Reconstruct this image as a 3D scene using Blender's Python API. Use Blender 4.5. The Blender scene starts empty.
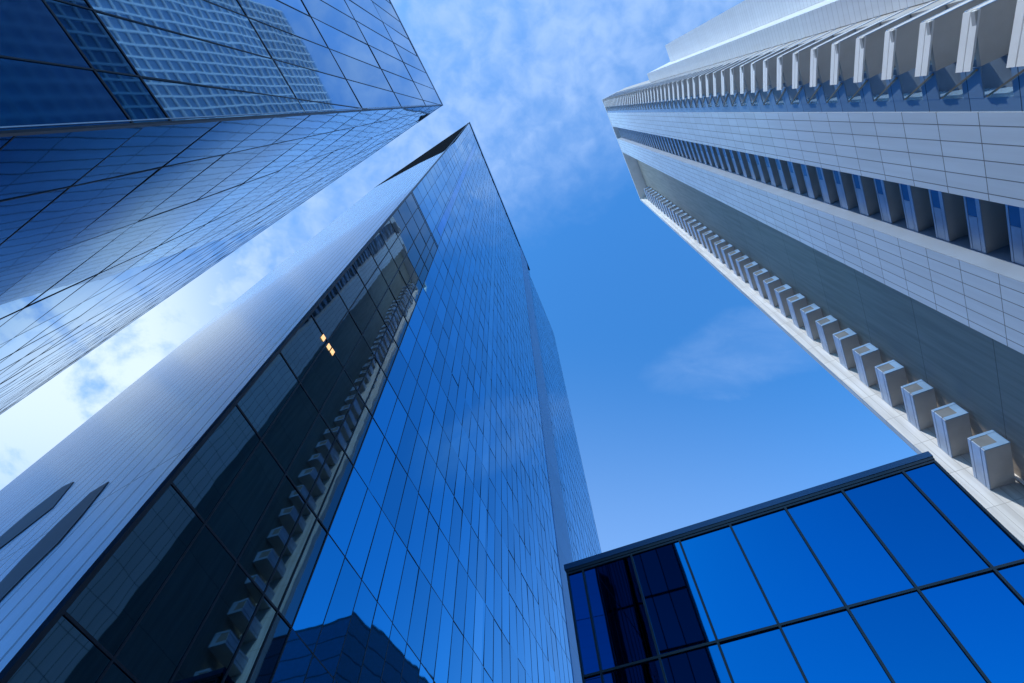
import bpy, math, random
from mathutils import Vector
import mathutils
random.seed(7)
scene = bpy.context.scene
col = scene.collection
R = math.radians

# ------------------------------------------------------------------ camera
W, H = 1024, 683
FPX = 530.0
ZEN = (530.0, 100.0)                     # where straight up falls in the frame
CX, CY = W / 2, H / 2
CAM = Vector((0, 0, 1.6))
_m = math.hypot(ZEN[0] - CX, ZEN[1] - CY)
_th = math.atan2(_m, FPX)
_e = ((ZEN[0] - CX) / _m, (ZEN[1] - CY) / _m)
_p = (-_e[1], _e[0])
AX_F = Vector((0, math.sin(_th), math.cos(_th)))
AX_U = Vector((0, -math.cos(_th), math.sin(_th)))
AX_X = Vector((1, 0, 0))
img_right = AX_U * _e[0] + AX_X * _p[0]
img_down = AX_U * _e[1] + AX_X * _p[1]
cam_data = bpy.data.cameras.new("camera")
cam_data.sensor_width = 36.0
cam_data.lens = 36.0 * FPX / W
cam_data.clip_start = 0.05
cam_data.clip_end = 6000
cam = bpy.data.objects.new("camera", cam_data)
col.objects.link(cam)
rot = mathutils.Matrix((img_right, -img_down, -AX_F)).transposed()
cam.matrix_world = mathutils.Matrix.Translation(CAM) @ rot.to_4x4()
scene.camera = cam

# ------------------------------------------------------------------ light
NV = Vector((math.sin(R(57.5)), -math.cos(R(57.5)), 0))     # across the street
TV = Vector((math.cos(R(57.5)), math.sin(R(57.5)), 0))      # along the street
SUN_ELEV = R(38)
_sd = (NV * -0.19 + TV * -0.98).normalized()
SUN_DIR = Vector((_sd.x * math.cos(SUN_ELEV), _sd.y * math.cos(SUN_ELEV), math.sin(SUN_ELEV)))
sl = bpy.data.lights.new("sun", 'SUN')
sl.energy = 2.4
sl.angle = R(0.5)
sl.color = (1.0, 0.95, 0.87)
so = bpy.data.objects.new("sun", sl)
col.objects.link(so)
so.rotation_euler = SUN_DIR.to_track_quat('Z', 'Y').to_euler()

world = bpy.data.worlds.new("World")
scene.world = world
world.use_nodes = True
wn, wl = world.node_tree.nodes, world.node_tree.links
wn.clear()

def N(tree, typ, **kw):
    n = tree.nodes.new(typ)
    for k, v in kw.items():
        if k.startswith('i_'):
            key = k[2:]
            key = int(key) if key.isdigit() else key
            n.inputs[key].default_value = v
        else:
            setattr(n, k, v)
    return n

def M_(tree, op, a, b=None, clamp=False):
    n = tree.nodes.new('ShaderNodeMath')
    n.operation = op
    n.use_clamp = clamp
    for i, v in enumerate((a, b)):
        if v is None:
            continue
        if hasattr(v, 'is_output') or hasattr(v, 'links'):
            tree.links.new(v, n.inputs[i])
        else:
            n.inputs[i].default_value = v
    return n.outputs[0]

def MR(tree, v, a, b, c, d, smooth=True):
    n = tree.nodes.new('ShaderNodeMapRange')
    n.interpolation_type = 'SMOOTHSTEP' if smooth else 'LINEAR'
    tree.links.new(v, n.inputs[0])
    for i, x in enumerate((a, b, c, d)):
        n.inputs[i + 1].default_value = x
    return n.outputs[0]

wt = world.node_tree
sky = N(wt, 'ShaderNodeTexSky', sky_type='NISHITA', sun_disc=False)
sky.sun_elevation = SUN_ELEV
sky.sun_rotation = math.atan2(SUN_DIR.x, SUN_DIR.y)
sky.ozone_density = 4.0
sky.air_density = 1.0
sky.dust_density = 0.4
hs = N(wt, 'ShaderNodeHueSaturation')
hs.inputs['Hue'].default_value = 0.5
hs.inputs['Saturation'].default_value = 1.10
hs.inputs['Value'].default_value = 1.75
wl.new(sky.outputs[0], hs.inputs['Color'])
tc = N(wt, 'ShaderNodeTexCoord')
sep = N(wt, 'ShaderNodeSeparateXYZ')
wl.new(tc.outputs['Generated'], sep.inputs[0])
zc = M_(wt, 'MAXIMUM', sep.outputs[2], 0.06)
px = M_(wt, 'DIVIDE', sep.outputs[0], zc)
py = M_(wt, 'DIVIDE', sep.outputs[1], zc)
cmb = N(wt, 'ShaderNodeCombineXYZ')
wl.new(px, cmb.inputs[0])
wl.new(py, cmb.inputs[1])
n1 = N(wt, 'ShaderNodeTexNoise', i_Scale=4.2, i_Detail=9.0, i_Roughness=0.62, i_Distortion=0.25)
wl.new(cmb.outputs[0], n1.inputs['Vector'])
n2 = N(wt, 'ShaderNodeTexNoise', i_Scale=22.0, i_Detail=6.0, i_Roughness=0.55, i_Distortion=0.3)
wl.new(cmb.outputs[0], n2.inputs['Vector'])
n3 = N(wt, 'ShaderNodeTexNoise', i_Scale=1.1, i_Detail=3.0, i_Roughness=0.5)
wl.new(cmb.outputs[0], n3.inputs['Vector'])
# cloud field lies to the north and west of the zenith; south and east are clear
edge = M_(wt, 'ADD', M_(wt, 'MULTIPLY', px, 0.75), py)
edge = M_(wt, 'ADD', edge, M_(wt, 'MULTIPLY', M_(wt, 'SUBTRACT', n1.outputs[0], 0.5), 0.5))
mA = MR(wt, edge, 0.30, 0.02, 0.0, 1.0)
mB = MR(wt, py, -0.9, -0.3, 0.0, 1.0)
mask = M_(wt, 'MULTIPLY', mA, mB)
mix_n = M_(wt, 'ADD', M_(wt, 'MULTIPLY', n1.outputs[0], 0.48), M_(wt, 'MULTIPLY', n2.outputs[0], 0.52))
dens = MR(wt, mix_n, 0.35, 0.68, 0.26, 0.84)
dens = M_(wt, 'MULTIPLY', dens, mask)
# thicker bank low in the west
west = MR(wt, px, -0.30, -0.80, 0.0, 0.95)
west = M_(wt, 'MULTIPLY', west, MR(wt, n1.outputs[0], 0.30, 0.52, 0.35, 1.0))
west = M_(wt, 'MULTIPLY', west, MR(wt, py, 1.5, 0.6, 0.35, 1.0))
west = M_(wt, 'MULTIPLY', west, mB)
wmap = N(wt, 'ShaderNodeMapping')
wmap.inputs['Rotation'].default_value = (0, 0, R(35))
wmap.inputs['Scale'].default_value = (1.0, 2.6, 1)
wl.new(cmb.outputs[0], wmap.inputs['Vector'])
n4 = N(wt, 'ShaderNodeTexNoise', i_Scale=6.0, i_Detail=7.0, i_Roughness=0.6, i_Distortion=0.4)
wl.new(wmap.outputs[0], n4.inputs['Vector'])
def blob(cx_, cy_, rx, ry):
    a = M_(wt, 'DIVIDE', M_(wt, 'SUBTRACT', px, cx_), rx)
    b = M_(wt, 'DIVIDE', M_(wt, 'SUBTRACT', py, cy_), ry)
    d = M_(wt, 'ADD', M_(wt, 'MULTIPLY', a, a), M_(wt, 'MULTIPLY', b, b))
    return MR(wt, d, 0.0, 1.0, 1.0, 0.0)
# a faint streak of cirrus east of the zenith, and haze towards the horizon
def streak(cx_, cy_, rx, ry):
    dx_, dy_ = M_(wt, 'SUBTRACT', px, cx_), M_(wt, 'SUBTRACT', py, cy_)
    u_ = M_(wt, 'DIVIDE', M_(wt, 'SUBTRACT', M_(wt, 'MULTIPLY', dx_, 0.9), M_(wt, 'MULTIPLY', dy_, 0.43)), rx)
    v_ = M_(wt, 'DIVIDE', M_(wt, 'ADD', M_(wt, 'MULTIPLY', dx_, 0.43), M_(wt, 'MULTIPLY', dy_, 0.9)), ry)
    v_ = M_(wt, 'ADD', v_, M_(wt, 'MULTIPLY', M_(wt, 'SUBTRACT', n1.outputs[0], 0.5), 1.6))
    return MR(wt, M_(wt, 'ADD', M_(wt, 'MULTIPLY', u_, u_), M_(wt, 'MULTIPLY', v_, v_)), 0.0, 1.0, 1.0, 0.0)
wisp = M_(wt, 'MULTIPLY', streak(0.48, 0.45, 0.26, 0.11), MR(wt, n4.outputs[0], 0.3, 0.75, 0.08, 0.24))
haze = MR(wt, py, 0.40, 1.2, 0.0, 0.40)
wisp = M_(wt, 'MAXIMUM', wisp, haze)
dens = M_(wt, 'MAXIMUM', M_(wt, 'MAXIMUM', dens, west), wisp)
mixc = N(wt, 'ShaderNodeMixRGB')
wl.new(dens, mixc.inputs[0])
tint = N(wt, 'ShaderNodeMixRGB', blend_type='MULTIPLY')
tint.inputs[0].default_value = 1.0
tint.inputs[2].default_value = (0.60, 1.30, 1.62, 1)
wl.new(hs.outputs[0], tint.inputs[1])
wl.new(tint.outputs[0], mixc.inputs[1])
ccol = N(wt, 'ShaderNodeMixRGB')
wl.new(west, ccol.inputs[0])
ccol.inputs[1].default_value = (3.5, 5.2, 8.4, 1)
ccol.inputs[2].default_value = (6.6, 7.9, 9.4, 1)
wl.new(ccol.outputs[0], mixc.inputs[2])
bg = N(wt, 'ShaderNodeBackground')
bg.inputs['Strength'].default_value = 0.1
wl.new(mixc.outputs[0], bg.inputs['Color'])
wo = N(wt, 'ShaderNodeOutputWorld')
wl.new(bg.outputs[0], wo.inputs['Surface'])

scene.view_settings.view_transform = 'Standard'
scene.view_settings.look = 'None'
scene.view_settings.exposure = 0.38
scene.view_settings.gamma = 1.0
scene.view_settings.use_curve_mapping = False
scene.render.engine = 'CYCLES'
scene.cycles.max_bounces = 8
scene.cycles.glossy_bounces = 5

# ------------------------------------------------------------------ materials
def new_mat(name):
    m = bpy.data.materials.new(name)
    m.use_nodes = True
    t = m.node_tree
    b = t.nodes['Principled BSDF']
    return m, t, b

def spec(b, v):
    b.inputs['Specular IOR Level'].default_value = v

def plain(name, c, rough=0.5, metal=0.0, var=0.12, scale=0.6, sp=0.4):
    m, t, b = new_mat(name)
    tcn = N(t, 'ShaderNodeTexCoord')
    nz = N(t, 'ShaderNodeTexNoise', i_Scale=scale, i_Detail=6.0, i_Roughness=0.6)
    t.links.new(tcn.outputs['Object'], nz.inputs['Vector'])
    f = MR(t, nz.outputs[0], 0.3, 0.7, 1 - var, 1 + var)
    mx = N(t, 'ShaderNodeMixRGB', blend_type='MULTIPLY')
    mx.inputs[0].default_value = 1
    mx.inputs[1].default_value = (*c, 1)
    t.links.new(f, mx.inputs[2])
    t.links.new(mx.outputs[0], b.inputs['Base Color'])
    b.inputs['Roughness'].default_value = rough
    b.inputs['Metallic'].default_value = metal
    spec(b, sp)
    return m

def coated_glass(name, c, rough=0.02, wave=0.004, wscale=0.35, fine=0.0):
    """reflective solar-control glazing: tinted mirror with slightly uneven panes"""
    m, t, b = new_mat(name)
    b.inputs['Metallic'].default_value = 1.0
    b.inputs['Roughness'].default_value = rough
    tcn = N(t, 'ShaderNodeTexCoord')
    nz = N(t, 'ShaderNodeTexNoise', i_Scale=wscale, i_Detail=2.0, i_Roughness=0.5)
    t.links.new(tcn.outputs['Object'], nz.inputs['Vector'])
    bp = N(t, 'ShaderNodeBump')
    bp.inputs['Strength'].default_value = 1.0
    bp.inputs['Distance'].default_value = wave
    t.links.new(nz.outputs[0], bp.inputs['Height'])
    t.links.new(bp.outputs[0], b.inputs['Normal'])
    # pane to pane tint differences: each pane has its own value in the uv w-free attribute
    oi = N(t, 'ShaderNodeAttribute', attribute_name='pane')
    f = MR(t, oi.outputs['Fac'], 0, 1, 0.84, 1.12, smooth=False)
    mx = N(t, 'ShaderNodeMixRGB', blend_type='MULTIPLY')
    mx.inputs[0].default_value = 1
    mx.inputs[1].default_value = (*c, 1)
    t.links.new(f, mx.inputs[2])
    src = mx.outputs[0]
    if fine:
        uv = N(t, 'ShaderNodeUVMap')
        sp_ = N(t, 'ShaderNodeSeparateXYZ')
        t.links.new(uv.outputs[0], sp_.inputs[0])
        w = M_(t, 'FRACT', M_(t, 'MULTIPLY', sp_.outputs[1], 1 / fine))
        ln = MR(t, w, 0.0, 0.12, 0.90, 1.0)
        m2 = N(t, 'ShaderNodeMixRGB', blend_type='MULTIPLY')
        m2.inputs[0].default_value = 1
        t.links.new(src, m2.inputs[1])
        t.links.new(ln, m2.inputs[2])
        src = m2.outputs[0]
    t.links.new(src, b.inputs['Base Color'])
    return m

def panelled(name, c, du, dv, joint=0.03, jc=0.28, rough=0.45, var=0.05, off_u=0.0, off_v=0.0, sp=0.35, metal=0.0, jv=None, streak=0.0):
    """metal / stone cladding with open joints every du, dv metres (uv in metres)"""
    m, t, b = new_mat(name)
    uv = N(t, 'ShaderNodeUVMap')
    s = N(t, 'ShaderNodeSeparateXYZ')
    t.links.new(uv.outputs[0], s.inputs[0])
    def jl(o, d, off, j):
        w = M_(t, 'FRACT', M_(t, 'DIVIDE', M_(t, 'ADD', o, off + 1000 * d), d))
        w = M_(t, 'ABSOLUTE', M_(t, 'SUBTRACT', w, 0.5))
        return M_(t, 'GREATER_THAN', w, 0.5 - j / d / 2)
    cell = []
    js = []
    if du:
        js.append(jl(s.outputs[0], du, off_u, joint))
        cell.append(M_(t, 'FLOOR', M_(t, 'DIVIDE', M_(t, 'ADD', s.outputs[0], off_u + 1000 * du), du)))
    if dv:
        js.append(jl(s.outputs[1], dv, off_v, jv or joint))
        cell.append(M_(t, 'FLOOR', M_(t, 'DIVIDE', M_(t, 'ADD', s.outputs[1], off_v + 1000 * dv), dv)))
    j = js[0] if len(js) == 1 else M_(t, 'MAXIMUM', js[0], js[1])
    cb = N(t, 'ShaderNodeCombineXYZ')
    for i, o in enumerate(cell):
        t.links.new(o, cb.inputs[i])
    wnz = N(t, 'ShaderNodeTexWhiteNoise')
    t.links.new(cb.outputs[0], wnz.inputs['Vector'])
    f = MR(t, wnz.outputs['Value'], 0, 1, 1 - var, 1 + var, smooth=False)
    if streak:
        mp = N(t, 'ShaderNodeMapping')
        mp.inputs['Scale'].default_value = (2.2, 0.12, 1)
        t.links.new(uv.outputs[0], mp.inputs['Vector'])
        nz = N(t, 'ShaderNodeTexNoise', i_Scale=1.0, i_Detail=5.0)
        t.links.new(mp.outputs[0], nz.inputs['Vector'])
        f = M_(t, 'MULTIPLY', f, MR(t, nz.outputs[0], 0.3, 0.7, 1 - streak, 1 + streak * 0.6))
    mx = N(t, 'ShaderNodeMixRGB', blend_type='MULTIPLY')
    mx.inputs[0].default_value = 1
    mx.inputs[1].default_value = (*c, 1)
    t.links.new(f, mx.inputs[2])
    m2 = N(t, 'ShaderNodeMixRGB')
    t.links.new(j, m2.inputs[0])
    t.links.new(mx.outputs[0], m2.inputs[1])
    m2.inputs[2].default_value = (c[0] * jc, c[1] * jc, c[2] * jc, 1)
    t.links.new(m2.outputs[0], b.inputs['Base Color'])
    b.inputs['Roughness'].default_value = rough
    b.inputs['Metallic'].default_value = metal
    spec(b, sp)
    return m

KC = 170 / 218.0          # tower C is laid out in units of KC metres
KB = 140 / 110.0
KA = 50 / 75.0          # tower B likewise
MAT = dict(
    glass=coated_glass("blue_mirror_glass", (0.03, 0.36, 0.62), wave=0.0028, wscale=0.6),
    glass_low=coated_glass("deep_blue_mirror_glass", (0.001, 0.075, 0.19), wave=0.003),
    glass_left=coated_glass("steel_blue_mirror_glass", (0.055, 0.35, 0.60), wave=0.004, fine=0.55),
    pane_pale=plain('pale_blue_window', (0.20, 0.34, 0.50), 0.15, sp=0.6),
    glass_upper=coated_glass('grey_blue_mirror_glass', (0.17, 0.36, 0.56), wave=0.004),
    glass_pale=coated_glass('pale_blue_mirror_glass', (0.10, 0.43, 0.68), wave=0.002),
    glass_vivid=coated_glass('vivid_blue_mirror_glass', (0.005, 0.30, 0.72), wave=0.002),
    spandrel=coated_glass('navy_spandrel_glass', (0.005, 0.07, 0.20), rough=0.06, wave=0.002, fine=0.3),
    glass_dark=coated_glass("dark_mirror_glass", (0.050, 0.115, 0.168), wave=0.004, wscale=0.5),  # dark tint; at the tower corner it paints in a reflection
    mullion=plain("dark_anodised_aluminium", (0.012, 0.018, 0.03), 0.4, 0.3),
    black_blue=plain('black_blue_cladding', (0.008, 0.014, 0.03), 0.8, sp=0.1),
    black_blue_glass=plain('black_blue_glazing', (0.006, 0.016, 0.05), 0.3, sp=0.3),
    coping_blue=plain('navy_roof_trim', (0.012, 0.05, 0.13), 0.35, 0.2),
    coping=plain("blue_grey_coping", (0.03, 0.07, 0.15), 0.4, 0.2),
    steel=plain("pale_steel_trim", (0.40, 0.48, 0.58), 0.35, 0.5),
    strip=panelled("pale_blue_cladding", (0.17, 0.31, 0.56), 0, 3.2, rough=0.4),
    ribbed=panelled("ribbed_metal_cladding", (0.62, 0.73, 0.88), 0.95, 6.4, joint=0.12, jv=0.07, jc=0.20, rough=0.23, metal=0.55, var=0.06, streak=0.08, sp=0.6),
    slate=plain('slate_metal', (0.055, 0.065, 0.085), 0.4, sp=0.5),  # slate tone of the flat shapes on the ribbed wall
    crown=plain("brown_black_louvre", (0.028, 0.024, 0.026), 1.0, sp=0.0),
    white=panelled("white_cladding_panels", (0.72, 0.82, 0.92), 1.0 * KC, 3.34 * KC, joint=0.045, jc=0.22, rough=0.42, var=0.045, streak=0.05),
    white_fine=panelled("white_ribbed_cladding", (0.70, 0.74, 0.80), 0, 0.85 * KC, joint=0.06, jc=0.72, rough=0.45, var=0.03, streak=0.04),
    end_clad=panelled('streaked_white_end_cladding', (0.66, 0.69, 0.72), 0.62, 4.8 * KC, joint=0.035, jv=0.05, jc=0.62, rough=0.5, var=0.06, streak=0.16),
    corner_soffit=plain('pale_grey_soffit', (0.60, 0.59, 0.57), 0.7, var=0.08, scale=0.4),
    rail_dark=plain('deep_blue_infill', (0.05, 0.17, 0.40), 0.15, sp=0.7),
    rail_paint=plain('blue_painted_frame', (0.22, 0.40, 0.66), 0.35, sp=0.6),
    fin=plain("white_painted_fin", (0.86, 0.87, 0.88), 0.4, var=0.05),
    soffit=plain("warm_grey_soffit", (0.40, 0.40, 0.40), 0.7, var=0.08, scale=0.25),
    jamb=plain("pale_jamb_render", (0.27, 0.35, 0.47), 0.5, var=0.05, scale=0.4),
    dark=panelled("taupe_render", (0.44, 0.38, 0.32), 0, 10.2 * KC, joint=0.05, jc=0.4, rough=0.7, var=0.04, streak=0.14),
    rail_glass=coated_glass("blue_rail_glass", (0.30, 0.46, 0.64), rough=0.15, wave=0.0),
    rail_slat=plain("pale_blue_slat", (0.42, 0.54, 0.72), 0.4, 0.2),
    stair=plain('blue_grey_stair_wall', (0.22, 0.30, 0.40), 0.5),  # even blue-grey of the stair wall
    strip_glass=panelled('blue_grey_glass_strip', (0.20, 0.33, 0.50), 0, 3.4 * KC, joint=0.05, rough=0.12, var=0.12, sp=0.6),
    frost=plain("frosted_screen", (0.20, 0.23, 0.26), 0.2, sp=0.6),
    bronze=plain("bronze_handrail", (0.42, 0.30, 0.18), 0.4, 0.6),
    asphalt=plain("asphalt", (0.05, 0.05, 0.052), 0.85, var=0.2, scale=2.0),
    paving=panelled("granite_paving", (0.22, 0.215, 0.21), 0.9, 0.6, joint=0.012, rough=0.75, var=0.12),
    concrete=plain("kerb_concrete", (0.32, 0.31, 0.30), 0.8),
    roadpaint=plain("road_paint", (0.75, 0.75, 0.72), 0.6),
    grid_white=panelled("white_window_frames", (0.70, 0.72, 0.75), 0, 3.6, joint=0.05, rough=0.5),
    dull=plain("plain_rear_wall", (0.30, 0.33, 0.37), 0.6),
)
def lamp_mat():
    m, t, b = new_mat("warm_lamp_glow")
    b.inputs['Base Color'].default_value = (0.9, 0.7, 0.4, 1)
    b.inputs['Emission Color'].default_value = (1.0, 0.52, 0.18, 1)
    b.inputs['Emission Strength'].default_value = 1.0
    return m
MAT['lamp'] = lamp_mat()

# ------------------------------------------------------------------ helpers
def ray(x, y):
    return AX_F * FPX + img_right * (x - CX) + img_down * (y - CY)

def plan_point(x, y, h):
    r = ray(x, y)
    k = (h - CAM.z) / r.z
    return Vector((r.x * k, r.y * k, h))

def empty(name, loc, label, cat, group=None):
    o = bpy.data.objects.new(name, None)
    o.empty_display_size = 1.0
    col.objects.link(o)
    o.location = loc
    o['label'] = label
    o['category'] = cat
    if group:
        o['group'] = group
    return o

class Frame:
    """building axes: a along the street front, c into the building, z up;
    k scales layout units to metres about the camera"""
    def __init__(self, T, ang, vp, k=1.0):
        self.T = Vector(T)
        self.d = Vector((math.cos(R(ang)), math.sin(R(ang)), 0))
        self.n = Vector((math.cos(R(ang - 90)), math.sin(R(ang - 90)), 0))
        v = ray(*vp)
        self.u = v / v.z
        self.k = k
        self.z0 = CAM.z - CAM.z / k + 0.0
    def P(self, a, c, z):
        q = self.T + self.d * a + self.n * c + self.u * (z - self.T.z)
        return CAM + (q - CAM) * self.k
    def ground(self, a, c):
        g = self.P(a, c, self.z0)
        g.z = 0
        return g
    def hit(self, x, y, c=0.0):
        r = ray(x, y)
        pn = self.d.cross(self.u)
        o = self.T + self.n * c
        t = (o - CAM).dot(pn) / r.dot(pn)
        X = CAM + r * t - self.T
        z = X.z
        return ((X - self.u * z).dot(self.d), z + self.T.z)

class MB:
    def __init__(self, fr):
        self.fr = fr
        self.v, self.f, self.uv, self.pane = [], [], [], []
    def poly(self, pts, uvs=None, pane=None):
        i = len(self.v)
        self.v += [self.fr.P(*p) for p in pts]
        self.f.append(tuple(range(i, i + len(pts))))
        k = self.fr.k
        if uvs is None:
            da = max(p[0] for p in pts) - min(p[0] for p in pts)
            dc = max(p[1] for p in pts) - min(p[1] for p in pts)
            dz = max(p[2] for p in pts) - min(p[2] for p in pts)
            if dz < 1e-6:
                uvs = [(p[0] * k, p[1] * k) for p in pts]
            elif da >= dc:
                uvs = [(p[0] * k, p[2] * k) for p in pts]
            else:
                uvs = [(p[1] * k, p[2] * k) for p in pts]
        self.uv += uvs
        self.pane.append(random.random() if pane is None else pane)
    def box(self, a0, a1, c0, c1, z0, z1, skip=''):
        A, B_, C, D = (a0, c0), (a1, c0), (a1, c1), (a0, c1)
        q = {'f': [(a0, c0, z0), (a1, c0, z0), (a1, c0, z1), (a0, c0, z1)],
             'b': [(a1, c1, z0), (a0, c1, z0), (a0, c1, z1), (a1, c1, z1)],
             'l': [(a0, c1, z0), (a0, c0, z0), (a0, c0, z1), (a0, c1, z1)],
             'r': [(a1, c0, z0), (a1, c1, z0), (a1, c1, z1), (a1, c0, z1)],
             't': [(a0, c0, z1), (a1, c0, z1), (a1, c1, z1), (a0, c1, z1)],
             'd': [(a0, c1, z0), (a1, c1, z0), (a1, c0, z0), (a0, c0, z0)]}
        pn = random.random()
        for s, p in q.items():
            if s not in skip:
                self.poly(p, pane=pn)
    def blade(self, a0, a1, ca, cb, t, z0, z1):
        """upright blade whose front runs from depth ca at a0 to cb at a1"""
        A, B_, C, D = (a0, ca), (a1, cb), (a1, cb + t), (a0, ca + t)
        lo = lambda p: (p[0], p[1], z0)
        hi = lambda p: (p[0], p[1], z1)
        for p, q in ((A, B_), (B_, C), (C, D), (D, A)):
            self.poly([lo(p), lo(q), hi(q), hi(p)])
        self.poly([hi(A), hi(B_), hi(C), hi(D)])
        self.poly([lo(D), lo(C), lo(B_), lo(A)])
    def bar(self, p, q, w, t):
        """thin square bar between two (a,c,z) points, w wide in the facade, t deep"""
        p, q = Vector(p), Vector(q)
        ax = (q - p).normalized()
        s = Vector((-ax.z, 0, ax.x))
        if s.length < 1e-6:
            s = Vector((1, 0, 0))
        s = s.normalized() * w / 2
        n = Vector((0, t / 2, 0))
        c = [s + n, -s + n, -s - n, s - n]
        P0 = [tuple(p + x) for x in c]
        P1 = [tuple(q + x) for x in c]
        for i in range(4):
            j = (i + 1) % 4
            self.poly([P0[i], P0[j], P1[j], P1[i]])
        self.poly(P0[::-1])
        self.poly(P1)
    def prism(self, outline, c0, c1):
        """outline in (a,z), extruded from c0 to c1"""
        f = [(a, c0, z) for a, z in outline]
        b = [(a, c1, z) for a, z in outline]
        self.poly(f)
        self.poly(b[::-1])
        n = len(f)
        for i in range(n):
            j = (i + 1) % n
            self.poly([f[j], f[i], b[i], b[j]])
    def build(self, name, mat, parent=None, stuff=False, label=None):
        base = parent
        off = Vector((0, 0, 0))
        p = parent
        while p is not None:
            off += p.location
            p = p.parent
        me = bpy.data.meshes.new(name)
        me.from_pydata([tuple(v - off) for v in self.v], [], self.f)
        ul = me.uv_layers.new(name="UVMap")
        for i, uv in enumerate(self.uv):
            ul.data[i].uv = uv
        at = me.attributes.new("pane", 'FLOAT', 'FACE')
        for i, x in enumerate(self.pane):
            at.data[i].value = x
        me.materials.append(mat)
        me.update()
        o = bpy.data.objects.new(name, me)
        col.objects.link(o)
        if parent is not None:
            o.parent = parent
        if stuff:
            o['kind'] = 'stuff'
        if label:
            o['label'] = label
        return o

def pane_quad(fr, name, mat, parent, a0, a1, z0, z1, c, tilt=0.006, cat=None, slant=0.0):
    """one glazed pane: a thin sheet leaning by a hair, as set panes do"""
    mb = MB(fr)
    add_pane(mb, a0, a1, z0, z1, c, tilt, slant)
    return mb.build(name, mat, parent)

def add_pane(mb, a0, a1, z0, z1, c, tilt, slant=0.0):
    ga, gz = random.gauss(0, tilt), random.gauss(0, tilt)
    ha, hz = (a1 - a0) / 2, (z1 - z0) / 2
    ga = max(-2 * tilt, min(2 * tilt, ga))
    gz = max(-2 * tilt, min(2 * tilt, gz))
    f = [(a0 + slant * z0, c + (-ga * ha - gz * hz), z0), (a1 + slant * z0, c + (ga * ha - gz * hz), z0),
         (a1 + slant * z1, c + (ga * ha + gz * hz), z1), (a0 + slant * z1, c + (-ga * ha + gz * hz), z1)]
    mb.poly(f)

def glazed_front(fr, root, As, Zs, c, mat, name='glass_panel', limit=100, tilt=0.004, skip=None, rest='glass_panels'):
    """panes between the lines As x Zs; the nearest ones are parts of their own"""
    cells = []
    for i in range(len(As) - 1):
        for j in range(len(Zs) - 1):
            if skip and skip(As[i], As[i + 1], Zs[j], Zs[j + 1]):
                continue
            cells.append((Zs[j], i, j))
    cells.sort()
    big = MB(fr)
    for n, (_, i, j) in enumerate(cells):
        if n < limit:
            pane_quad(fr, name, mat, root, As[i], As[i + 1], Zs[j], Zs[j + 1], c, tilt)
        else:
            add_pane(big, As[i], As[i + 1], Zs[j], Zs[j + 1], c, tilt)
    if big.f:
        big.build(rest, mat, root, stuff=True)

# ------------------------------------------------------------------ ground
class WorldFrame:
    k = 1.0
    def P(self, a, c, z):
        return NV * c + TV * a + Vector((0, 0, z))
WF = WorldFrame()
def flat(name, a0, a1, c0, c1, z, mat):
    mb = MB(WF)
    mb.poly([(a0, c0, z), (a1, c0, z), (a1, c1, z), (a0, c1, z)][::-1])
    o = mb.build(name, mat)
    o['kind'] = 'structure'
    return o
flat('ground', -3000, 3000, -3000, 3000, 0.0, MAT['concrete'])
flat('plaza_paving', -160, 160, -60, 60, 0.004, MAT['paving'])

# ================================================================== tower B (glass tower in the middle)
HB = 110.0
vpB = (500, 86)
TB = plan_point(470, 122, HB)
FB = Frame(TB, 63.8, vpB, KB)
# here n points towards +n (the street); the building lies at c < 0
_lc = plan_point(374, 188, HB)
_ld = (_lc - TB)
LB_LEN = _ld.length
LB_ANG = math.degrees(math.atan2(_ld.y, _ld.x))
FBL = Frame(TB, LB_ANG, vpB, KB)
base = FB.ground(10, -8)
tb = empty('glass_tower', base, 'tall tower of blue mirror glass with a corner tinted dark for a reflection and a pointed top', 'tower')
z0 = FB.z0
A_END = FB.hit(560, 483)[0] + 1.6
WING_A = FB.hit(602, 547)[0] + 0.6
WING_Z = 106.5
# body: side walls, rear and roof (the glazed front stands 0.12 in front of it)
mb = MB(FB)
def bl(s, z):      # a point of the left face s along it, in FB axes
    P = FBL.T + FBL.d * s + FBL.u * (z - FBL.T.z)
    X = P - FB.T - FB.u * (z - FB.T.z)
    return (X.dot(FB.d), X.dot(FB.n), z)
ring = lambda z: [(0.02, -0.12, z), (A_END, -0.12, z), (A_END, -LB_LEN, z), bl(LB_LEN, z)]
r0, r1 = ring(z0), ring(HB)
mb.poly([r0[1], r0[2], r1[2], r1[1]])
mb.poly([r0[2], r0[3], r1[3], r1[2]])
mb.poly([r0[0], r0[1], r1[1], r1[0]])
mb.poly(r1)
mb.build('core_wall', MAT['dull'], tb)
# left face: ribbed metal
ml = MB(FBL)
ml.box(0.03, LB_LEN, 0.0, 0.15, z0, HB, skip='l')
ml.build('ribbed_wall', MAT['ribbed'], tb)
# which way is out of the left face: FBL.n points along ang-90
FLOOR = 2.5
Zs = [z0] + [8.73 + FLOOR * i for i in range(-3, 40)] + [107.4]
Zs = [z for z in Zs if z0 <= z <= 107.4]
REFL_A, REFL_Z = 3.9, 36.6  # extent of the reflection tinted into the corner glazing
PIL = FB.hit(549, 483)[0]
PIL_R = FB.hit(560, 483)[0]
MOD = (PIL - 3.9) / 25
EG = (A_END - PIL_R) / 3
WM = (WING_A - A_END) / 13
pn_as = [REFL_A + MOD * i for i in range(0, 26)]
pn_as[-1] = PIL
def in_refl(a0, a1, zz0, zz1):
    return a1 <= REFL_A + 0.01 and zz1 <= REFL_Z + 1.6
upper_as = [0.0, 1.0, 2.0, 3.0, REFL_A]
reflz = [z for z in Zs if z <= REFL_Z] + [REFL_Z]
glazed_front(FB, tb, pn_as, Zs, 0.0, MAT['glass'], limit=100, tilt=0.004)
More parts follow.
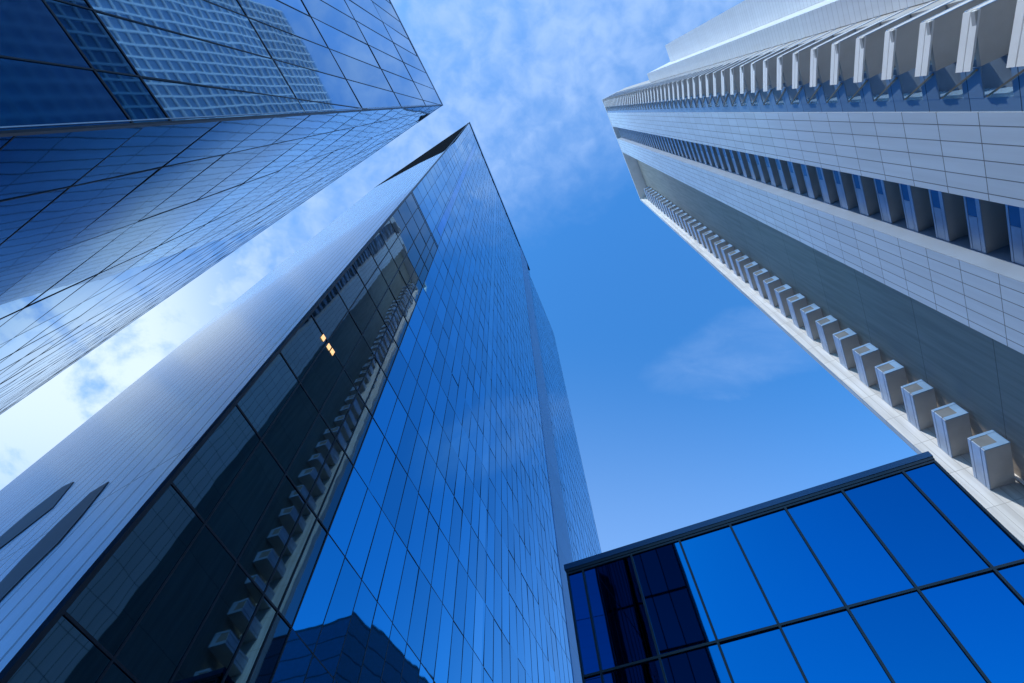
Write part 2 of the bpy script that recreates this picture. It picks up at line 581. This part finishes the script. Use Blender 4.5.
upz = [REFL_Z] + [z for z in Zs if z > REFL_Z + 0.8]
mbu = MB(FB)
for i in range(4):
    for j in range(len(upz) - 1):
        add_pane(mbu, upper_as[i], upper_as[i + 1], upz[j], upz[j + 1], 0.0, 0.0025)
mbu.build('upper_corner_glazing', MAT['glass'], tb)
refl_as = [0.0, 1.0, 2.0, 2.9, 3.4, REFL_A]
glazed_front(FB, tb, refl_as, reflz, 0.0, MAT['glass_dark'], name='reflection_dark_panel', limit=60, tilt=0.003, rest='reflection_dark_panels')  # panes tinted dark to stand in for the white tower's reflection
# mullions and transoms
mm = MB(FB)
for a in pn_as[:-1]:
    mm.box(a - 0.011, a + 0.011, -0.1, 0.008, z0, 107.4)
for a in upper_as[1:-1]:
    mm.box(a - 0.011, a + 0.011, -0.1, 0.008, REFL_Z, 107.4)
for z in Zs[1:-1]:
    mm.box(REFL_A, PIL, -0.1, 0.006, z - 0.013, z + 0.013)
    if z > REFL_Z:
        mm.box(0.0, REFL_A, -0.1, 0.006, z - 0.013, z + 0.013)
mm.build('mullion_grid', MAT['mullion'], tb)
mm = MB(FB)
for a in refl_as:
    mm.box(a - 0.016, a + 0.016, -0.1, 0.02, z0, REFL_Z)
for z in reflz[1:]:
    mm.box(0.0, REFL_A, -0.1, 0.016, z - 0.022, z + 0.022)
mm.build('reflection_zone_frame', MAT['mullion'], tb)
mc = MB(FB)
mc.box(-0.06, A_END, -0.4, 0.10, 107.4, 107.9)
mc.build('cornice_frame_line', MAT['mullion'], tb)  # dark frame line along the roof edge
mc = MB(FB)
mc.box(0.0, A_END, -0.3, 0.04, 107.9, HB + 0.4)
mc.build('parapet_band', MAT['glass'], tb)
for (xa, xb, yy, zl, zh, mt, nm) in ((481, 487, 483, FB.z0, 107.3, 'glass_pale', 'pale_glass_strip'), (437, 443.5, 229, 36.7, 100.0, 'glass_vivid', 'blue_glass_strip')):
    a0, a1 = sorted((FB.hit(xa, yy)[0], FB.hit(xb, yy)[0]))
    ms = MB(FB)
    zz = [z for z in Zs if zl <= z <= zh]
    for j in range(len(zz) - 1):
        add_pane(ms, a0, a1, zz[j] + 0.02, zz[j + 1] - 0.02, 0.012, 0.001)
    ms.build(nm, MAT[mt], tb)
# pale pilaster at the right end, then a lower wing
mp = MB(FB)
mp.box(PIL + 0.04, PIL_R, -0.5, 0.04, z0, 107.38)
mp.build('pale_pilaster', MAT['strip'], tb)
mq = MB(FB)
for j in range(len(Zs) - 1):
    for i in range(3):
        add_pane(mq, PIL_R + EG * i, PIL_R + EG * (i + 1), Zs[j], Zs[j + 1], -0.05, 0.0025)
mq.build('end_glazing', MAT['glass'], tb)
mw = MB(FB)
wz = [z for z in Zs if z < WING_Z] + [WING_Z]
for j in range(len(wz) - 1):
    for i in range(13):
        add_pane(mw, A_END + WM * i, A_END + WM * (i + 1), wz[j], wz[j + 1], -0.3, 0.0025)
mw.build('wing_glazing', MAT['glass'], tb)
mw = MB(FB)
mw.box(A_END + 0.01, WING_A, -12, -0.42, z0, WING_Z, skip='')
mw.build('wing_wall', MAT['dull'], tb)
mw = MB(FB)
for i in range(1, 14):
    a = A_END + WM * i
    mw.box(a - 0.011, a + 0.011, -0.4, -0.29, z0, WING_Z)
for a in (PIL_R + EG, PIL_R + 2 * EG):
    mw.box(a - 0.011, a + 0.011, -0.15, -0.04, z0, 107.4)
for z in wz[1:]:
    mw.box(A_END, WING_A, -0.4, -0.292, z - 0.013, z + 0.013)
for z in Zs[1:-1]:
    mw.box(PIL_R, A_END, -0.15, -0.042, z - 0.013, z + 0.013)
mw.build('wing_mullions', MAT['mullion'], tb)
# dark wedge of louvres under the pointed top, in the left face
def left_poly(pts, name, mat, c0=-0.02, c1=None):
    out = [FBL.hit(x, y) for x, y in pts]
    m = MB(FBL)
    m.prism(out, OUT_L * 0.004, OUT_L * 0.02)
    return m.build(name, mat, tb)
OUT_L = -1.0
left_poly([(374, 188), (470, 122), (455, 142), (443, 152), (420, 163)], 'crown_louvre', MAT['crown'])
left_poly([(74, 482), (63, 487), (29, 513), (-20, 555), (-20, 566), (0, 549), (53, 508)], 'dark_wall_shape', MAT['slate'])  # flat dark pointed shapes laid on the ribbed wall
left_poly([(109, 482), (91, 493), (59, 523), (23, 559), (-20, 606), (-20, 622), (26, 575), (59, 543), (83, 515)], 'dark_wall_shape', MAT['slate'])
mcn = MB(FB)
mcn.box(-0.05, 0.025, -0.12, 0.03, z0, HB)
mcn.build('corner_post', MAT['mullion'], tb)
# lit ceiling lamps behind the darkened corner glazing
for (x0, y0) in ((323, 338), (328.5, 347), (332, 352)):
    a0, za = FB.hit(x0, y0)
    ml2 = MB(FB)
    ml2.box(a0 - 0.075, a0 + 0.075, 0.012, 0.02, za - 0.12, za + 0.12)
    ml2.build('lit_lamp', MAT['lamp'], tb)

# ================================================================== tower A (upper left)
HA = 75.0
vpA = (538, 99)
TA = plan_point(443, 105, HA)
FA = Frame(TA, 59.5, vpA, KA)
FAL = Frame(TA, 144.5, vpA, KA)
ta = empty('glass_office_block', FA.ground(-20, -15), 'steel blue glass block with huge panes and a sharp corner, upper left', 'office block')
z0 = FA.z0
LEN_U, LEN_L = 55.0, 112.0
zsA = [z0, 7.0, 18.3, 20.1, 31.2, 41.2, 52.6, 63.8, 74.4]
SL = 0.066
cols = [-0.8 - 2.03 * i for i in range(-3, 30)]
mmA = MB(FA)
npan = 0
restA = MB(FA)
for j in range(len(zsA) - 1):
    zz0, zz1 = zsA[j], zsA[j + 1]
    for i in range(len(cols) - 1):
        hi, lo = cols[i], cols[i + 1]
        # clip the slanting cell at the corner a = 0
        p = [(lo + SL * zz0, zz0), (hi + SL * zz0, zz0), (hi + SL * zz1, zz1), (lo + SL * zz1, zz1)]
        q = []
        for m in range(4):
            s, e = p[m], p[(m + 1) % 4]
            if s[0] <= 0:
                q.append(s)
            if (s[0] <= 0) != (e[0] <= 0):
                t = (0 - s[0]) / (e[0] - s[0])
                q.append((0.0, s[1] + t * (e[1] - s[1])))
        if len(q) < 3 or min(x for x, _ in q) > -0.02:
            continue
        ga, gz = random.gauss(0, 0.004), random.gauss(0, 0.002)
        ca = sum(x for x, _ in q) / len(q)
        cz = sum(z for _, z in q) / len(q)
        pts = [(x, ga * (x - ca) + gz * (z - cz), z) for x, z in q]
        if npan < 90 and lo + SL * zz0 > -22:
            m = MB(FA)
            m.poly(pts)
            m.build('glass_panel' if zz0 > 20 else 'spandrel_panel', MAT['glass_upper'] if zz0 > 20 else MAT['spandrel'] if zz0 < 18 else MAT['glass_low'], ta)
            npan += 1
        else:
            restA.poly(pts)
restA.build('glass_panels', MAT['glass_upper'], ta, stuff=True)
for a in cols:
    zt = min(74.4, -a / SL if a < 0 else 0)
    if a >= 0:
        continue
    mmA.bar((a + SL * z0, 0.0, z0), (a + SL * zt, 0.0, zt), 0.045, 0.06)
for z in zsA[1:]:
    mmA.box(-LEN_U, 0.0, -0.1, 0.03, z - 0.04, z + 0.04)
mmA.build('mullion_grid', MAT['mullion'], ta)
mmA = MB(FA)
mmA.box(-0.035, 0.035, -0.14, 0.03, z0, HA)
mmA.build('corner_post', MAT['mullion'], ta)
mmA = MB(FA)
mmA.box(-0.13, -0.10, -0.1, 0.03, z0, HA - 0.2)
mmA.build('corner_trim', MAT['steel'], ta)
# lower face
zsL = [z0] + [1.2 + 4.43 * i for i in range(0, 17)]
zsL = [z for z in zsL if z < 74.3] + [74.4]
asL = [0.0, 3.75, 11.0] + [11.0 + 10.5 * i for i in range(1, 35)]
ZF = 100.0
def fan(a, z):
    return min(112.0, a * (ZF - z) / (ZF - 16.0))
mbig = MB(FAL)
LEN_L = 112.0
for j in range(len(zsL) - 1):
    for i in range(len(asL) - 1):
        zz0, zz1 = zsL[j], zsL[j + 1]
        q = [(fan(asL[i], zz0), zz0), (fan(asL[i + 1], zz0), zz0), (fan(asL[i + 1], zz1), zz1), (fan(asL[i], zz1), zz1)]
        if fan(asL[i], zz0) >= 112 and fan(asL[i], zz1) >= 112:
            continue
        ga, gz = random.gauss(0, 0.002), random.gauss(0, 0.002)
        ca = sum(x for x, _ in q) / 4
        cz = (zz0 + zz1) / 2
        f = [(x, ga * (x - ca) + gz * (z - cz), z) for x, z in q]
        if i < 6 and 2 < j < 13:
            m = MB(FAL)
            m.poly(f)
            m.build('side_glass_panel', MAT['glass_left'], ta)
        else:
            mbig.poly(f)
mbig.build('side_glass_panels', MAT['glass_left'], ta, stuff=True)
mmL = MB(FAL)
for a in asL[1:]:
    zlo = max(z0, ZF - 112.0 * (ZF - 16.0) / a)
    if zlo < 74:
        mmL.bar((fan(a, zlo), 0.0, zlo), (fan(a, 74.4), 0.0, 74.4), 0.05, 0.03)
for z in zsL[1:-1]:
    mmL.box(0, fan(asL[-1], z), -0.05, 0.012, z - 0.022, z + 0.022)
mmL.build('side_mullion_grid', MAT['mullion'], ta)
# body behind the glazing
mbd = MB(FA)
e0 = lambda z: (lambda X: (X.dot(FA.d), X.dot(FA.n), z))(FAL.d * LEN_L)
rA = lambda z: [(0 - .2, -0.3, z), (-LEN_U, -0.3, z), (-LEN_U, -80, z), (e0(z)[0] - 3, e0(z)[1], z)]
b0, b1 = rA(z0), rA(HA)
mbd.poly(b1)
for i in range(1, 3):
    mbd.poly([b0[i], b0[i + 1], b1[i + 1], b1[i]])
mbd.build('rear_wall', MAT['dull'], ta)
mcp = MB(FA)
mcp.box(-LEN_U, 0.05, -0.5, 0.03, 74.4, HA)
mcp.build('roof_coping', MAT['coping'], ta)
mcp = MB(FAL)
mcp.box(0.06, LEN_L, -0.3, 0.02, 74.4, HA)
mcp.build('side_coping', MAT['glass_left'], ta)

# ================================================================== building D (low glass block, lower right)
HD = 14.0
TD = plan_point(566, 562, HD)
FD = Frame(TD, -28.9, (485, 25), 1.0)
td = empty('glass_pavilion', FD.ground(5, -4), 'low dark blue glass block with wide panes and a thin flat roof edge', 'pavilion')
z0 = FD.z0
aD = [0.0, 0.5, 2.06, 3.55, 5.06, 6.64, 8.2, 9.8, 10.62]
zD = [z0, 0.25, 3.6, 7.1, 10.57, 13.55]
SGN = -1.0     # filled in below: outward is -n or +n
for i in range(len(aD) - 1):
    for j in range(1, len(zD) - 1):
        pane_quad(FD, 'glass_panel', MAT['glass_low'], td, aD[i], aD[i + 1], zD[j], zD[j + 1], 0.0, 0.006)
mD = MB(FD)
for a in aD:
    mD.box(a - 0.03, a + 0.03, -0.07, 0.055, z0, 13.55)
for z in zD[1:]:
    mD.box(0, 10.62, -0.06, 0.05, z - 0.03, z + 0.03)
mD.build('mullion_grid', MAT['mullion'], td)
mD = MB(FD)
mD.box(-0.05, 10.68, -3.0, 0.02, 13.63, 13.72)
mD.build('roof_gasket', MAT['mullion'], td)
mD = MB(FD)
mD.box(-0.08, 10.70, -3.0, 0.035, 13.72, 13.90)
mD.build('roof_coping', MAT['coping_blue'], td)
mD = MB(FD)
mD.box(0.0, 10.62, -9.0, -0.3, z0, 13.6)
mD.build('rear_wall', MAT['coping'], td)

# ================================================================== tower C (white tower, right)
HC = 218.0
vpC = (545, 113)
TC = plan_point(617, 138, HC)
FC = Frame(TC, 60, vpC, KC)
tcw = empty('white_tower', FC.ground(5, 12), 'tall white panelled tower with stacked recessed balconies, right side', 'tower')
z0 = FC.z0
A4, A4b, A5, A6, A7, A8, K3 = -14.8, -12.1, -9.75, -4.55, 0.25, 5.6, 25.2
DEPTH = 34.0
# white panelled faces
m = MB(FC)
m.box(A5, A6, 0, 6, z0, HC)
m.build('panelled_wall', MAT['white'], tcw)
m = MB(FC)
m.box(A7, A8, 0, 6, z0, HC)
m.build('panelled_wall', MAT['white'], tcw)
# recess with stacked balconies (between the two panelled walls)
FL = 3.4
m = MB(FC)
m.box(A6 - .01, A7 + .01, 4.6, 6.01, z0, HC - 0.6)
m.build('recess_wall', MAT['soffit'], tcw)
m = MB(FC)
m.poly([(A7 - 0.004, 0.02, z0), (A7 - 0.004, 4.6, z0), (A7 - 0.004, 4.6, HC - .6), (A7 - 0.004, 0.02, HC - .6)])
m.build('jamb', MAT['jamb'], tcw)
NFL = 56
zfl = [29.6 + FL * i for i in range(-6, NFL) if 29.6 + FL * i < HC - 3]
for n, z in enumerate(zfl):
    if z < 32:
        continue
    m = MB(FC)
    m.box(A6, A7 - 0.01, 1.35, 4.6, z - 0.2, z)
    s = m.build('balcony', MAT['corner_soffit'], tcw)
    m = MB(FC)
    m.box(A6, A7 - 0.02, 1.27, 1.33, z - 0.22, z + 0.12)
    m.box(A6, A7 - 0.02, 1.27, 1.33, z + 0.95, z + 1.12)
    m.box(A6 + 2.3, A7 - 0.02, 1.28, 1.33, z + 0.18, z + 0.90)
    m.build('railing', MAT['rail_slat'], s)
    m = MB(FC)
    m.box(A6, A6 + 2.28, 1.29, 1.32, z + 0.14, z + 0.93)
    m.build('rail_glass', MAT['rail_dark'], s)
m = MB(FC)
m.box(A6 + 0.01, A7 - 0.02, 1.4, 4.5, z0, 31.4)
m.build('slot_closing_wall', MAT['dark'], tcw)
m = MB(FC)
m.box(A6 + 0.9, A6 + 3.6, 1.36, 1.45, 31.46, 32.7)
w_ = m.build('window', MAT['rail_paint'], tcw)
m = MB(FC)
m.box(A6 + 1.1, A6 + 3.4, 1.33, 1.355, 31.62, 32.54)
m.build('pane', MAT['glass_low'], w_)
# tall recess with the corner balconies
m = MB(FC)
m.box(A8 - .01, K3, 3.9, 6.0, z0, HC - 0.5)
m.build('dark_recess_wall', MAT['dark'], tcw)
m = MB(FC)
m.box(K3, K3 + 0.9, 0.0, DEPTH, z0, HC)
m.build('end_wall', MAT['end_clad'], tcw)
zb = [30.5 + 4.8 * i for i in range(2, 38) if 30.5 + 4.8 * i < HC - 4]
for z in zb:
    m = MB(FC)
    m.box(20.6, K3, 1.75, 3.7, z - 0.0, z + 0.22)
    s = m.build('corner_balcony', MAT['corner_soffit'], tcw)
    m = MB(FC)
    m.box(20.52, K3, 1.62, 1.72, z - 0.04, z + 0.35)
    m.box(20.52, K3, 1.62, 1.72, z + 0.45, z + 1.45)
    m.box(20.52, K3, 1.62, 1.72, z + 1.55, z + 1.9)
    m.build('railing', MAT['rail_slat'], s)
    m = MB(FC)
    m.box(20.50, 20.60, 1.74, 3.7, z - 0.03, z + 0.4)
    m.box(20.50, 20.60, 1.74, 3.7, z + 1.6, z + 1.9)
    m.box(20.52, 20.58, 3.0, 3.7, z + 0.4, z + 1.6)
    m.build('end_screen_frame', MAT['rail_paint'], s)
    m = MB(FC)
    m.box(20.53, 20.57, 1.74, 3.0, z + 0.4, z + 1.6)
    m.build('end_screen', MAT['frost'], s)
m = MB(FC)
m.box(K3 - 0.75, K3 - 0.45, 3.715, 3.89, z0, HC - 2)
m.build('pale_wall_strip', MAT['fin'], tcw)  # pale strip standing in for lit wall pieces between the balconies
# stair and loggia strip
m = MB(FC)
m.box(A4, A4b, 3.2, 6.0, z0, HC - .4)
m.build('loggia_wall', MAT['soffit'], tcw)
for z in zfl:
    m = MB(FC)
    m.box(A4, A4b - 0.01, 0.12, 3.2, z - 0.02, z + 0.25)
    s = m.build('loggia', MAT['corner_soffit'], tcw)
    m = MB(FC)
    m.blade(A4, A4b - .01, 0.30, -0.42, 0.11, z - 0.05, z + 0.44)
    m.blade(A4, A4b - .01, 0.30, -0.42, 0.11, z + 0.52, z + 1.02)
    m.build('parapet', MAT['fin'], s)
    m = MB(FC)
    m.box(A4b, A5 - 0.75, 0.05, 0.12, z - 0.05, z + 1.40)
    g = m.build('stair_glazing', MAT['strip_glass'], tcw)
    m = MB(FC)
    m.bar((A4b + 0.1, -0.02, z + 0.1), (A5 - 0.85, -0.02, z + 3.0), 0.09, 0.09)
    m.build('handrail', MAT['bronze'], g)
m = MB(FC)
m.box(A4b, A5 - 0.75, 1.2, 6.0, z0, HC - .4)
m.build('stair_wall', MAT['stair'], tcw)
m = MB(FC)
m.box(A5 - 0.75, A5 - 0.003, 0.06, 6.0, z0, HC - .2)
m.build('glass_strip', MAT['strip_glass'], tcw)
# open side of the loggias, then the wings stepping back
m = MB(FC)
m.box(A4 + 0.02, A4 + 0.5, 3.21, 9.0, z0, HC - 1)
m.build('grey_return_wall', MAT['soffit'], tcw)
for z in zfl:
    m = MB(FC)
    m.box(A4 - 0.05, A4 - 0.004, 0.36, 5.15, z - 0.05, z + 0.18)
    m.box(A4 - 0.05, A4 - 0.004, 0.36, 5.15, z + 0.88, z + 1.02)
    sr = m.build('side_rail', MAT['rail_slat'], tcw)
    m = MB(FC)
    m.box(A4 - 0.03, A4 - 0.004, 0.40, 5.1, z + 0.19, z + 0.87)
    m.build('side_infill', MAT['corner_soffit'], sr)
m = MB(FC)
m.box(A4 - 2.2, A4 - 0.06, 5.2, 16.0, z0, 148)
m.build('lower_wing_wall', MAT['white_fine'], tcw)
m = MB(FC)
m.box(A4 - 6.0, A4 - 2.22, 9.0, 24.0, z0, 138)
m.build('lower_wing_wall', MAT['white_fine'], tcw)
# core and roof
m = MB(FC)
m.box(A4b + 0.5, K3 - 0.01, 6.02, DEPTH, z0, HC - 0.3)
m.build('core_wall', MAT['dull'], tcw)
m = MB(FC)
m.box(A4, K3 + 0.9, -0.05, 6.5, HC, HC + 1.2)
m.build('roof_slab', MAT['fin'], tcw)

# ================================================================== towers out of view, for reflections and added shade
class Plain(WorldFrame):
    pass
def grid_tower():
    e = empty('white_grid_tower', NV * 70 + TV * -48, 'white framed tower with blue windows, mirrored in the upper left glass block', 'tower')
    T0, T1, N0, ZT = -60.0, -23.0, 55.0, 206.0
    m = MB(WF)
    m.box(T0, T1, N0 + 0.4, N0 + 30, 0, ZT)
    m.build('core_wall', MAT['white_fine'], e)
    m = MB(WF)
    z = 2.0
    while z < ZT - 1:
        a = T0
        while a < T1 - 0.5:
            add_pane(m, a, a + 2.55, z, z + 3.6, N0 + 0.36, 0.004)
            a += 2.55
        z += 3.6
    m.build('window_panes', MAT['pane_pale'], e, stuff=True)
    m = MB(WF)
    a = T0
    while a <= T1 + 0.1:
        m.box(a - 0.2, a + 0.2, N0, N0 + 0.35, 0, ZT)
        a += 2.55
    z = 2.0
    while z < ZT:
        m.box(T0, T1, N0 + 0.05, N0 + 0.35, z - 0.32, z - 0.1)
        m.box(T0, T1, N0 + 0.05, N0 + 0.35, z + 0.1, z + 0.32)
        z += 3.6
    m.build('window_frames', MAT['fin'], e)
grid_tower()
def shade_tower():  # unseen sun blocker, added to shade the ribbed left face
    e = empty('added_shade_tower', NV * -63 + TV * -175, 'unseen dark tower added to shade the left face of the blue glass tower', 'tower')
    m = MB(WF)
    m.box(-200, -150, -90, -36, 0, 262)
    m.build('wall', MAT['coping'], e)
    m = MB(WF)
    for i in range(13):
        for j in range(64):
            n0 = -90 + 4.15 * i
            m.poly([(-149.9, n0, 4 * j + 0.2), (-149.9, n0 + 4.0, 4 * j + 0.2), (-149.9, n0 + 4.0, 4 * j + 4.0), (-149.9, n0, 4 * j + 4.0)])
    m.build('window_panes', MAT['glass_dark'], e, stuff=True)
shade_tower()

def corner_block():
    e = empty('dark_corner_block', NV * 105 + TV * 230, 'dark stepped block mirrored at the foot of the blue glass tower', 'building')
    ring = [(176, 98.6), (178, 139), (290, 139), (290, 66), (235, 81)]
    HG = 176
    m = MB(WF)
    for i in range(5):
        p, q = ring[i], ring[(i + 1) % 5]
        m.poly([(p[0], p[1], 0), (q[0], q[1], 0), (q[0], q[1], HG), (p[0], p[1], HG)])
    m.poly([(p[0], p[1], HG) for p in ring])
    m.build('wall', MAT['black_blue'], e)
    m = MB(WF)
    for z in range(4, HG - 8, 9):
        for i in range(5):
            p, q = Vector(ring[i]), Vector(ring[(i + 1) % 5])
            dd = (q - p).normalized()
            nn = Vector((dd.y, -dd.x))
            if (p + q).dot(nn) / 2 < Vector((235, 105)).dot(nn):
                nn = -nn
            a, b = p + nn * 0.1 + dd * 0.3, q + nn * 0.1 - dd * 0.3
            m.poly([(a.x, a.y, z), (b.x, b.y, z), (b.x, b.y, z + 8.4), (a.x, a.y, z + 8.4)])
    m.build('window_bands', MAT['black_blue_glass'], e, stuff=True)
corner_block()

def street_block():
    e = empty('dark_street_block', NV * -4 + TV * -28, 'dark flat topped block mirrored in the left panes of the low glass pavilion', 'building')
    m = MB(WF)
    m.box(-40, -15, -6.4, -2.2, 0, 36.6)
    m.build('wall', MAT['black_blue'], e)
    m = MB(WF)
    for j in range(9):
        for i in range(3):
            c0 = -6.35 + 1.37 * i
            m.poly([(-14.95, c0, 0.4 + 4.0 * j), (-14.95, c0 + 1.3, 0.4 + 4.0 * j), (-14.95, c0 + 1.3, 4.2 + 4.0 * j), (-14.95, c0, 4.2 + 4.0 * j)])
    m.build('window_panes', MAT['glass_dark'], e, stuff=True)
street_block()
